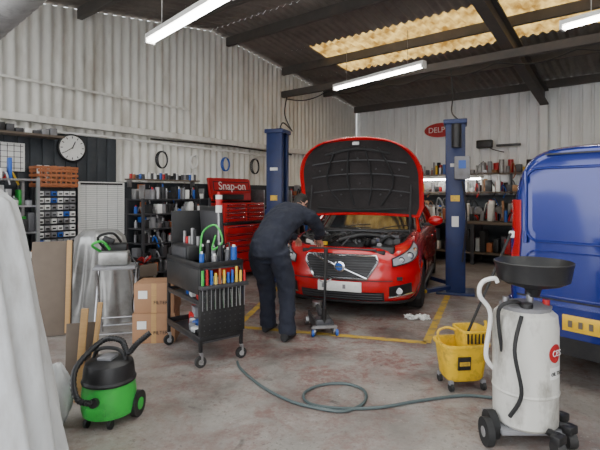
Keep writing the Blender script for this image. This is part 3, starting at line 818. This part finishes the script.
# ------------------------------------------------------------------ left wall shelves etc.
def shelf(name, s_, t_, w, d, h, levels, seed, pal, rz=AL, post='steel', hmax=.26, z0=.12, dens=1.):
    b=B(name,PB(s_,t_),rz); r=random.Random(seed)
    for x in (-w/2,w/2):
        for y in (-d/2,d/2): b.box((x,y,h/2),(.035,.035,h),post)
    for k in range(levels):
        z=z0+(h-z0-.02)*k/(levels-1); b.box((0,0,z),(w,d,.02),post)
        gap=(h-z0)/(levels-1)
        for row in (0,1):
            x=-w/2+.03
            while x<w/2-.06:
                ww=r.uniform(.04,.15)/dens; hh=min(r.uniform(.07,hmax),gap-.05 if k<levels-1 else hmax)
                y=(-d/2+.07) if row==0 else (.07); m_=r.choice(pal)
                if x+ww>w/2: break
                if row==0 and r.random()<.18: x+=ww; continue
                q=r.random()
                if q<.45: b.box((x+ww/2,y+r.uniform(0,.05),z+.01+hh/2),(ww*.92,.12,hh),m_,rot=(0,0,r.uniform(-.2,.2)),bev=.004)
                elif q<.80:
                    rr=min(ww,.09)/2*.9; b.cyl((x+ww/2,y,z+.01),(x+ww/2,y,z+.01+hh*.8),rr,m_,seg=10); b.cyl((x+ww/2,y,z+.01+hh*.8),(x+ww/2,y,z+.01+hh),rr*.4,r.choice(pal),seg=8)
                else: b.tube([(x,y,z+.03),(x+ww*.3,y-.03,z+hh*.6),(x+ww*.9,y-.05,z-.06)],.012,m_,6)
                x+=ww
    return b.done()
palD=['black','black2','dkgrey','grey','black','steel','red2','white','bluec','black2','dkgrey','orange']
palM=['white','grey','card','paper','red2','black','bluec','dkgrey','wood','steel','yellow','green','black','black2']
shelf('storage_shelves',-8.95,.45,.85,.45,1.70,6,11,palM,dens=1.2)
shelf('bottle_shelves',-6.45,.40,1.25,.42,1.45,7,12,palD+['paper','grey','steel'],hmax=.24,dens=1.5,post='dkgrey')
shelf('parts_shelves',-2.9,.40,1.0,.42,1.5,6,13,palD,hmax=.3,dens=1.2)
b=B('mounted_bottle_shelf',PB(-6.4,.18),AL); rnd=random.Random(8)
b.box((0,0,1.74),(1.3,.20,.02),'wood2')
for i in range(24):
    x=-.62+i*.053; h=rnd.uniform(.06,.12); b.cyl((x,-.02,1.75),(x,-.02,1.75+h),.022,rnd.choice(palD+['black','dkgrey']),seg=9); b.cyl((x,-.02,1.75+h),(x,-.02,1.77+h),.009,'white',seg=7)
for x in (-.6,.6): b.box((x,.05,1.68),(.02,.10,.12),'steel')
b.done()
b=B('parts_crate_pile',PB(-7.25,.62,0),AL); rnd=random.Random(77)
for i in range(16):
    x=rnd.uniform(-.26,.26); y=rnd.uniform(-.12,.14); k=i//5; h=.17
    b.box((x,y,k*.17+h/2),(rnd.uniform(.14,.26),rnd.uniform(.12,.2),h),rnd.choice(('black','dkgrey','card','grey','bluec','wood2')),rot=(0,0,rnd.uniform(-.25,.25)),bev=.008)
for i in range(6): b.tube([(rnd.uniform(-.25,.25),-.1,.5),(rnd.uniform(-.25,.25),-.16,.62),(rnd.uniform(-.25,.25),-.05,.53)],.014,rnd.choice(('black','red2','steel')),6)
b.done()
b=B('hung_cable_coils',PB(-5.9,.09,2.08),AL)
for x,m_,r_ in ((-.5,'black',.11),(.15,'white',.09),(.9,'bluec',.10),(1.7,'black',.12)):
    for k in range(3): b.tube([(x+r_*cos(2*pi*i/16)*(1-.08*k),-.02*k,r_*1.25*sin(2*pi*i/16)) for i in range(16)],.009,m_,6,2,closed=True)
    b.cyl((x,.05,r_*1.1),(x,-.08,r_*1.15),.008,'steel')
b.done()

b=B('clock',PB(-7.86,.10,2.15),AL)
b.lathe([(.19,.03),(.20,.0),(.19,-.03),(.175,-.035),(.17,-.02)],(0,0,0),'black',36,'y'); b.cyl((0,-.018,0),(0,-.026,0),.172,'white',seg=36)
for i in range(12):
    a=pi*i/6; b.box((.145*sin(a),-.028,.145*cos(a)),(.010,.004,.03),'black',rot=(0,a,0))
b.box((.02,-.030,.045),(.012,.004,.10),'black',rot=(0,.4,0)); b.box((-.05,-.030,-.03),(.009,.004,.14),'black',rot=(0,1.0,0)); b.cyl((0,-.026,0),(0,-.034,0),.01,'black')
b.done()
b=B('paper_chart',PB(-7.43,.12,1.30),AL)
b.box((0,0,0),(.70,.012,.78),'paper')
for i in range(22): b.box((0,-.0075,.33-i*.031),(.64,.002,.004),'grey')
for x in (-.24,-.08,.08,.24): b.box((x,-.0075,0),(.004,.002,.70),'grey')
b.box((0,-.0075,.36),(.64,.002,.03),'black'); b.done()
b=B('small_parts_rack',PB(-8.14,.22,0),AL)
b.box((0,.02,.80),(.50,.10,1.60),'dkgrey',bev=.005)
rnd=random.Random(4)
for i in range(6):
    for j in range(11):
        x=-.20+i*.08; z=.62+j*.09; b.box((x,-.06,z),(.068,.06,.062),rnd.choice(('paper','white','grey','paper','steel','bluec')),bev=.004); b.box((x,-.092,z-.005),(.04,.004,.02),'black')
b.done()
b=B('stacking_crate',PB(-8.16,.26,1.602),AL)
w,d,h=.50,.26,.26
b.box((0,0,.01),(w,d,.02),'orange')
for y in (-d/2,d/2):
    for z in (.03,.09,.15,.21,.25): b.box((0,y,z),(w,.012,.035),'orange',bev=.002)
    for i in range(8): b.box((-w/2+.03+i*(w-.06)/7,y,h/2),(.018,.016,h),'orange')
for x in (-w/2,w/2):
    for z in (.03,.09,.15,.25): b.box((x,0,z),(.012,d,.035),'orange',bev=.002)
for i in range(5): b.cyl((-.18+i*.09,0,.02),(-.18+i*.09,.0,.28),.03,rnd.choice(('white','black','grey','card')),seg=10)
b.done()
b=B('notice_board',PB(-8.80,.09,1.98),AL)
b.box((0,0,0),(.7,.02,.36),'paper')
for i in range(9): b.box((-.3+i*.075,-.013,0),(.006,.004,.34),'dkgrey')
for j in range(5): b.box((0,-.013,-.14+j*.07),(.66,.004,.006),'dkgrey')
b.done()
b=B('high_shelf_clutter',PB(-8.62,.26,2.26),AL); rnd=random.Random(21)
b.box((0,.03,0),(1.1,.26,.025),'wood2')
for i in range(10): 
    h=rnd.uniform(.04,.10); b.box((-.48+i*.1,0,.013+h/2),(.085,.18,h),rnd.choice(('white','grey','paper','black','dkgrey','steel')),bev=.005)
b.done()

# tool chest
b=B('tool_chest',PB(-5.05,.50),AL)
W_,D_=1.10,.50
b.box((0,0,.55),(W_,D_,.86),'red2',bev=.012); b.box((0,0,1.0),(W_+.02,D_+.02,.04),'black',bev=.006)
for x in (-.48,.48):
    for y in (-.18,.18): b.cyl((x-.02,y,.06),(x+.02,y,.06),.06,'rubber'); b.box((x,y,.11),(.06,.06,.03),'steel')
b.box((0,.03,1.19),(1.0,.42,.34),'red2',bev=.012)
def drawers(x0,x1,zs,y):
    for a,c in zip(zs,zs[1:]):
        b.box(((x0+x1)/2,y,(a+c)/2),(x1-x0-.015,.014,c-a-.012),'red2',bev=.004); b.box(((x0+x1)/2,y-.012,c-.022),(x1-x0-.04,.014,.014),'chrome',bev=.003)
        b.box(((x0+x1)/2,y-.001,a),(x1-x0,.010,.010),'black')
        b.box((x0+.05,y-.012,a+.03),(.04,.004,.015),'black')
drawers(-.53,.12,[.15,.36,.52,.62,.72,.82,.97],-.256); drawers(.13,.53,[.15,.45,.65,.75,.86,.97],-.256)
drawers(-.48,.0,[1.03,1.12,1.20,1.28,1.35],-.186); drawers(.01,.48,[1.03,1.12,1.20,1.28,1.35],-.186)
b.box((0,.22,1.60),(1.02,.05,.42),'red2',rot=(-.18,0,0),bev=.012)
b.box((-.1,.16,1.46),(.7,.12,.10),'black',bev=.01)
b.box((0,.175,1.66),(.98,.006,.26),'red2',rot=(-.18,0,0))
b.box((0,.170,1.66),(.90,.006,.17),'black',rot=(-.18,0,0)); b.box((0,.166,1.66),(.86,.006,.14),'red2',rot=(-.18,0,0))
o=b.done()
text('sign_text','Snap-on',.21,(0,.150,1.66),(pi/2-.18,0,0),'white',o)

b=B('parts_bin_rack',PB(-3.95,.35),AL); rnd=random.Random(31)
for k in range(6):
    z=.05+k*.25
    for i in range(3):
        x=-.26+i*.26; m_=rnd.choice(('bluec','dkgrey','black','grey','red2'))
        b.loft([[Vector((x+sx*w,sy*.15,zz)) for sx,sy in ((-1,-1),(1,-1),(1,1),(-1,1))] for zz,w in ((z,.10),(z+.16,.12))],m_)
        b.box((x,-.155,z+.09),(.1,.006,.04),'paper')
    b.box((0,0,z-.02),(.84,.34,.02),'steel')
for x in (-.42,.42): b.box((x,0,.8),(.03,.34,1.6),'steel')
b.done()

# ------------------------------------------------------------------ back wall: bench etc.
b=B('workbench',PB(-.55,3.4),AB); rnd=random.Random(41)
b.box((0,0,.90),(4.6,.75,.06),'wood2',bev=.01)
for x in (-2.2,-1.1,0,1.1,2.2):
    for y in (-.32,.32): b.box((x,y,.44),(.07,.07,.88),'dkgrey')
b.box((0,0,.25),(4.5,.7,.03),'wood2')
for i in range(34):
    x=-2.1+i*.127; h=rnd.uniform(.15,.5); b.box((x,rnd.uniform(-.2,.1),.27+h/2),(.11,.3,h),rnd.choice(palD+['red2','card']),bev=.01)
o=b.done()
palR=palD+['white','paper','alu','red2','steel','yellow','card','grey','alu','steel']
b=B('bench_clutter',PB(-.55,3.4,.931),AB); r=random.Random(51)
for i in range(260):
    x=r.uniform(-2.1,2.0); y=r.uniform(-.30,.24); h=r.uniform(.05,.44); ww=r.uniform(.04,.14); m_=r.choice(palR); q=r.random()
    if q<.35: b.box((x,y,h/2+.012),(ww,ww*.8,h),m_,rot=(r.uniform(-.1,.1),r.uniform(-.1,.1),r.uniform(-.7,.7)),bev=.006)
    elif q<.6: b.cyl((x,y,0),(x,y,h*.85),ww*.4,m_,seg=10); b.cyl((x,y,h*.85),(x,y,h),ww*.15,r.choice(palR),seg=8)
    elif q<.75: b.cyl((x,y,.10+h*.4),(x+r.uniform(-.1,.1),y+.10,.12+h*.4),ww*.6,r.choice(('alu','steel','dkgrey','black')),seg=14)
    else: b.tube([(x,y,.025),(x+.08,y,h*1.15),(x+.18,y+.05,h*.7+.02),(x+.22,y,.025)],r.choice((.008,.014,.02)),m_,6)
b.box((1.0,-.2,.10),(.14,.22,.14),'bluec',bev=.02); b.box((1.0,-.38,.12),(.13,.10,.10),'bluec',bev=.02); b.cyl((1.0,-.44,.10),(1.0,-.52,.10),.012,'steel'); b.cyl((.90,-.51,.10),(1.10,-.51,.10),.008,'steel')
b.box((1.6,.05,.03),(.24,.34,.05),'grey',bev=.01); b.cyl((1.6,.15,.03),(1.6,.15,.56),.03,'steel'); b.box((1.6,.02,.47),(.14,.34,.16),'grey',bev=.03); b.cyl((1.6,-.08,.40),(1.6,-.08,.26),.022,'steel')
b.done()
b=B('mounted_storage_shelf',PB(-.17,3.3,0),AB); rnd=random.Random(61)
for z in (1.56,1.98):
    b.box((0,0,z),(4.4,.26,.025),'wood2')
    for row in (0,1):
        x=-2.15
        while x<2.1:
            w=rnd.uniform(.04,.17); h=rnd.uniform(.05,.30); m_=rnd.choice(palR); q=rnd.random(); yy=-.06 if row else .05
            if q<.40: b.box((x+w/2,yy,z+.02+h/2),(w*.85,.10,h),m_,rot=(0,0,rnd.uniform(-.3,.3)),bev=.006)
            elif q<.65: b.cyl((x+w/2,yy,z+.013),(x+w/2,yy,z+.013+h),w*.35,m_,seg=10)
            elif q<.85: b.tube([(x,yy,z+.03),(x+w*.5,yy-.06,z+h),(x+w,yy,z+.03),(x+w*.7,yy-.1,z-.12)],.012,m_,6)
            x+=w
for x in (-2,-.7,.7,2): b.box((x,.08,1.76),(.04,.06,.5),'dkgrey')
b.done()
b=B('speaker',PB(-.15,3.45,2.66),AB); b.box((0,0,0),(.34,.14,.18),'black',bev=.02); b.tube([(.1,0,-.08),(.2,.03,-.14),(.4,.06,-.2)],.01,'black'); b.box((.5,.03,-.05),(.5,.08,.05),'dkgrey',bev=.01); b.done()
b=B('oval_sign',PB(-.07,2.40,3.08),AB)
P=[(.42*cos(2*pi*i/40),.19*sin(2*pi*i/40)) for i in range(40)]; b.prism(P,-.03,.04,'white')
b.prism([(x*.95,z*.91) for x,z in P],-.036,0,'red2'); o=b.done()
text('sign_text','DELPHI',.185,(0,-.04,0),(pi/2,0,0),'white',o)
b=B('hanging_tools_rail',PB(-.12,6.7,0),AB)
b.box((0,0,1.8),(2.0,.04,.06),'dkgrey')
for i in range(15): b.tube([(-.9+i*.13,-.03,1.8),(-.9+i*.13+.01,-.05,1.55),(-.9+i*.13-.02,-.04,1.4)],.014,('red2','black','steel','orange')[i%4],6)
b.done()

# hanging cables
b=B('hanging_cable')
a=PB(-3.2,.12,3.65)
b.tube([a,(a[0]-.05,a[1],3.3),(a[0]+.05,a[1]-.2,3.0),(a[0]+.13,a[1]-.6,2.82),(-.30,8.1,2.80),(-.36,7.97,2.66)],.012,'black')
pts=[PB(-3.2,t,3.62-.10*sin(pi*((t-.1)%1.1)/1.1)) for t in [ .1+.183*i for i in range(37)]]
b.tube(pts,.011,'black',6,2)
q=PB(-3.2,3.75,3.64); b.tube([q,(q[0]+.03,q[1],3.2),(q[0]-.02,q[1]-.1,2.9),(2.42,6.9,2.66)],.011,'black')
b.done()

# ------------------------------------------------------------------ OIL DRAINER
b=B('waste_oil_drainer',(1.40,2.80,0),0)
b.lathe([(.165,.10),(.185,.12),(.188,.40),(.187,.70),(.18,.77),(.15,.795),(.14,.80)],(0,0,0),'cream',32)
b.lathe([(.189,.30),(.193,.31),(.189,.32)],(0,0,0),'cream',32)
b.lathe([(.145,.795),(.15,.82),(.10,.835),(.03,.84)],(0,0,0),'grey',28)
b.cyl((.03,0,.82),(.03,0,.92),.022,'steel'); b.cyl((.03,0,.88),(.05,0,.99),.03,'black')
b.lathe([(.035,.87),(.05,.92),(.16,.95),(.205,.975),(.220,1.06),(.228,1.085),(.222,1.09),(.205,1.06),(.17,1.0),(.05,.97),(.02,.965)],(.05,0,0),'black',36)
b.box((0,.02,.085),(.40,.30,.03),'grey',bev=.005)
b.cyl((-.245,-.02,.085),(-.195,-.02,.085),.085,'rubber',seg=24); b.cyl((-.25,-.02,.085),(-.19,-.02,.085),.035,'grey')
b.cyl((-.30,-.10,.082),(-.26,-.10,.082),.082,'rubber',seg=24); b.cyl((-.303,-.10,.082),(-.255,-.10,.082),.03,'alu')
b.cyl((-.30,-.08,.085),(.1,.0,.085),.012,'steel')
for x,y in ((.07,-.24),(.20,-.13),(.24,.02)):
    b.box((x,y,.11),(.08,.06,.05),'black',rot=(0,0,.5),bev=.01); b.cyl((x-.025,y,.05),(x+.025,y,.05),.05,'rubber',seg=18); b.tube([(x,y,.12),(x*.6,y*.6,.12)],.022,'black',6,smooth=False)
b.tube([(-.17,.05,.40),(-.235,.02,.50),(-.215,.0,.76),(-.29,-.02,.88),(-.275,-.02,.96),(-.20,-.02,.985),(-.18,-.02,.96)],.014,'white')
b.tube([(-.17,-.06,.55),(-.20,-.08,.8),(-.12,-.1,.86),(-.04,-.06,.83)],.012,'black')
b.tube([(-.1,-.16,.79),(-.16,-.2,.6),(-.12,-.2,.35),(-.17,-.16,.2)],.012,'rubber')
b.cyl((-.12,0,.80),(-.12,0,.87),.02,'steel'); b.cyl((.11,-.04,.80),(.11,-.04,.86),.02,'red2')
b.cyl((-.04,-.1,.81),(-.04,-.1,.85),.035,'black')
def onc(a,z,r=.1905): return Vector((r*sin(a),-r*cos(a),z))
rows=[]
for q in (0.02,.35,.7,1.):
    rows.append([onc(.55+.055*q*cos(2*pi*i/24)/.19,.57+.055*q*sin(2*pi*i/24),.1895+.001*(1-q)) for i in range(25)])
b.grid(rows,'red2')
b.grid([[onc(.30+.5*i/8,z,.1892) for i in range(9)] for z in (.42,.49)],'white')
o=b.done()
text('logo_text','CES',.05,(.1905*sin(.55)+.003,-.1905*cos(.55)-.004,.572),(pi/2,0,.55),'white',o,.001)
text('logo_text_b','OIL TEC',.030,(.1905*sin(.55)+.003,-.1905*cos(.55)-.004,.455),(pi/2,0,.55),'black',o,.001)

# ------------------------------------------------------------------ MOP BUCKET
b=B('mop_bucket',(1.27,3.55,0),.12)
def rr_ring(w,d,z,n=28,e=.45,cx=0,cy=0): return [Vector((cx+w*math.copysign(abs(cos(2*pi*i/n))**e,cos(2*pi*i/n)),cy+d*math.copysign(abs(sin(2*pi*i/n))**e,sin(2*pi*i/n)),z)) for i in range(n)]
b.loft([rr_ring(.135,.10,.07),rr_ring(.15,.115,.10),rr_ring(.180,.135,.33),rr_ring(.195,.15,.335),rr_ring(.195,.15,.355),rr_ring(.177,.132,.355),rr_ring(.165,.12,.25),rr_ring(.12,.09,.09)],'yellow')
b.loft([rr_ring(.08,.085,.24,cx=.07),rr_ring(.105,.115,.43,cx=.08),rr_ring(.115,.125,.44,cx=.08),rr_ring(.115,.125,.455,cx=.08),rr_ring(.10,.11,.455,cx=.08),rr_ring(.075,.08,.27,cx=.07)],'yellow')
for i in range(6): b.box((-.0+i*.03,-.115,.40),(.008,.012,.08),'black')
b.box((-.04,-.135,.22),(.10,.012,.10),'black',rot=(.08,0,0)); b.box((-.04,-.140,.22),(.08,.012,.03),'yellow',rot=(.08,0,0))
b.tube([(-.17,.0,.34),(-.19,.0,.43),(-.12,.0,.46),(-.05,.0,.44)],.010,'yellow'); b.tube([(.19,0,.43),(.21,0,.47),(.20,0,.50)],.012,'yellow')
for x in (-.13,.13):
    for y in (-.10,.10): b.cyl((x-.012,y,.032),(x+.012,y,.032),.032,'rubber'); b.box((x,y,.065),(.03,.03,.03),'grey')
b.done()
b=B('mop',(1.27,3.55,0),0)
b.tube([(.02,.0,.34),(.44,.10,1.19)],.011,'rubber',8,smooth=False)
for i in range(14):
    a=2*pi*i/14; b.tube([(.045,.0,.37),(.04+.03*cos(a),.03*sin(a),.34),(.04+.045*cos(a),.045*sin(a),.30)],.008,'whiteline',5)
b.done()

b=B('floor_rag',(1.42,5.45,.003)); rows=[]
for i in range(15):
    rows.append([Vector((-.13+.26*i/14+.02*sin(j*1.3),-.07+.14*j/14+.02*cos(i*1.7),.02+.018*sin(i*1.1+j*.7)+.012*cos(j*1.9))) for j in range(15)])
b.grid(rows,'paper'); b.done()

# ------------------------------------------------------------------ HOSE on floor
b=B('air_hose')
hp=[(-.56,4.02),(-.50,3.84),(-.296,3.50),(-.08,3.26),(.125,3.14),(.31,3.10),(.459,3.23),(.487,3.43),(.355,3.55),(.156,3.52),(.03,3.375),(.071,3.21),(.279,3.14),(.56,3.154),(.83,3.245),(1.105,3.32),(1.26,3.34),(1.42,3.30)]
b.tube([(x,y,.012) for x,y in hp],.011,'hose',8,6); b.done()

# ------------------------------------------------------------------ VACUUM
b=B('vacuum_cleaner',(-1.28,3.02,0),-.1)
b.lathe([(.14,.05),(.165,.06),(.175,.10),(.172,.20),(.165,.25),(.168,.262)],(0,0,0),'green',32)
b.lathe([(.17,.262),(.174,.275),(.165,.29)],(0,0,0),'black',32)
b.lathe([(.165,.29),(.160,.35),(.15,.385),(.12,.405),(.04,.415)],(0,0,0),'black',32)
b.tube([(-.13,0,.34),(-.09,0,.45),(0,0,.475),(.09,0,.45),(.13,0,.34)],.013,'black'); b.cyl((.0,-.14,.18),(.0,-.20,.19),.03,'black')
b.box((0,-.165,.115),(.13,.02,.05),'green',rot=(-.05,0,0),bev=.006)
b.box((0,-.10,.345),(.10,.10,.05),'dkgrey',bev=.01); b.box((0,-.02,.42),(.10,.10,.02),'grey',bev=.005)
for x in (-.17,.17): b.cyl((x-.02,.06,.085),(x+.02,.06,.085),.085,'black',seg=22); b.cyl((x-.024,.06,.085),(x+.024,.06,.085),.04,'green')
for x in (-.08,.08): b.cyl((x-.01,-.13,.03),(x+.01,-.13,.03),.03,'black')
pts=[(.0,-.20,.19),(-.08,-.24,.24),(-.15,-.14,.38),(-.08,.05,.50),(.04,.08,.50),(.12,.02,.44),(.18,.04,.50),(.25,.08,.56)]
P=cat(pts,14); x=None; rings=[]
for i,p in enumerate(P):
    t_=(P[min(i+1,len(P)-1)]-P[max(i-1,0)]).normalized(); x=t_.orthogonal().normalized() if x is None else (x-t_*x.dot(t_)).normalized(); yv=t_.cross(x)
    r_=.021 if i%2 else .017; rings.append([p+(x*cos(2*pi*j/10)+yv*sin(2*pi*j/10))*r_ for j in range(10)])
b.loft(rings,'black')
b.done()

# ------------------------------------------------------------------ foreground left
b=B('dust_cover',(-1.84,2.12,0),0); rows=[]
for j in range(26):
    v=j/25; z=1.53*(1-v); rows.append([])
    for i in range(193):
        a=2*pi*i/192; r=.40+.29*v**.7+(.012+.020*v)*sin(a*19+1.4*sin(3*v))+.014*sin(a*7+4*v)+.006*sin(a*37-2*v)
        if j==0: r*=.9
        rows[-1].append(Vector((r*cos(a),r*sin(a)*.8,max(0.002,z))))
b.grid(rows,'cover')
b.grid([rows[0],[p*.5+Vector((0,0,.78)) for p in rows[0]],[Vector((p.x*.02,p.y*.02,1.56)) for p in rows[0]]],'cover')
b.done(80)
b=B('leaning_timber',(-1.66,3.28,0),.3)
b.box((.06,.0,.33),(.05,.025,.66),'wood',rot=(-.12,.06,0),bev=.004); b.box((.15,.0,.35),(.035,.025,.70),'wood',rot=(-.12,.10,0),bev=.004); b.box((.06,.03,.28),(.22,.012,.54),'wood2',rot=(-.12,0,0),bev=.003); b.done()
b=B('rubbish_bag',(-1.58,2.93,0),0); rows=[]
for j in range(14):
    v=j/13; z=.40*v; rows.append([Vector(((.09*sin(pi*min(1,.12+v*.80))+.010*sin(i*2.1+j))*cos(2*pi*i/24),(.10*sin(pi*min(1,.12+v*.80))+.008*cos(i*1.7+j*1.3))*sin(2*pi*i/24),z)) for i in range(24)])
b.loft(rows,'cover'); b.done(70)

# ------------------------------------------------------------------ light & world
w=bpy.data.worlds.new('World'); S.world=w; w.use_nodes=True
bg=w.node_tree.nodes['Background']; sk=w.node_tree.nodes.new('ShaderNodeTexSky')
sk.sky_type='PREETHAM'; sk.turbidity=6; sk.sun_direction=(-.3,-.4,.85)
mx=w.node_tree.nodes.new('ShaderNodeMix'); mx.data_type='RGBA'; mx.inputs[0].default_value=.85; mx.inputs[7].default_value=(.95,.97,1.,1)
w.node_tree.links.new(sk.outputs[0],mx.inputs[6]); w.node_tree.links.new(mx.outputs[2],bg.inputs['Color'])
bg.inputs['Strength'].default_value=4.2
sl=bpy.data.lights.new('sun','SUN'); sl.energy=6.; sl.angle=.1; sl.color=(1,.96,.88); so=bpy.data.objects.new('sun',sl); COL.objects.link(so)
so.rotation_euler=Vector((U[0]*.62,U[1]*.62,.8)).to_track_quat('Z','Y').to_euler(); so.location=(0,0,12)

cam=bpy.data.cameras.new('Camera'); co=bpy.data.objects.new('Camera',cam); COL.objects.link(co)
co.location=(0,0,1.5); co.rotation_euler=(pi/2,0,0); cam.sensor_width=36; cam.lens=27; cam.shift_y=-.05; cam.clip_start=.05
S.camera=co
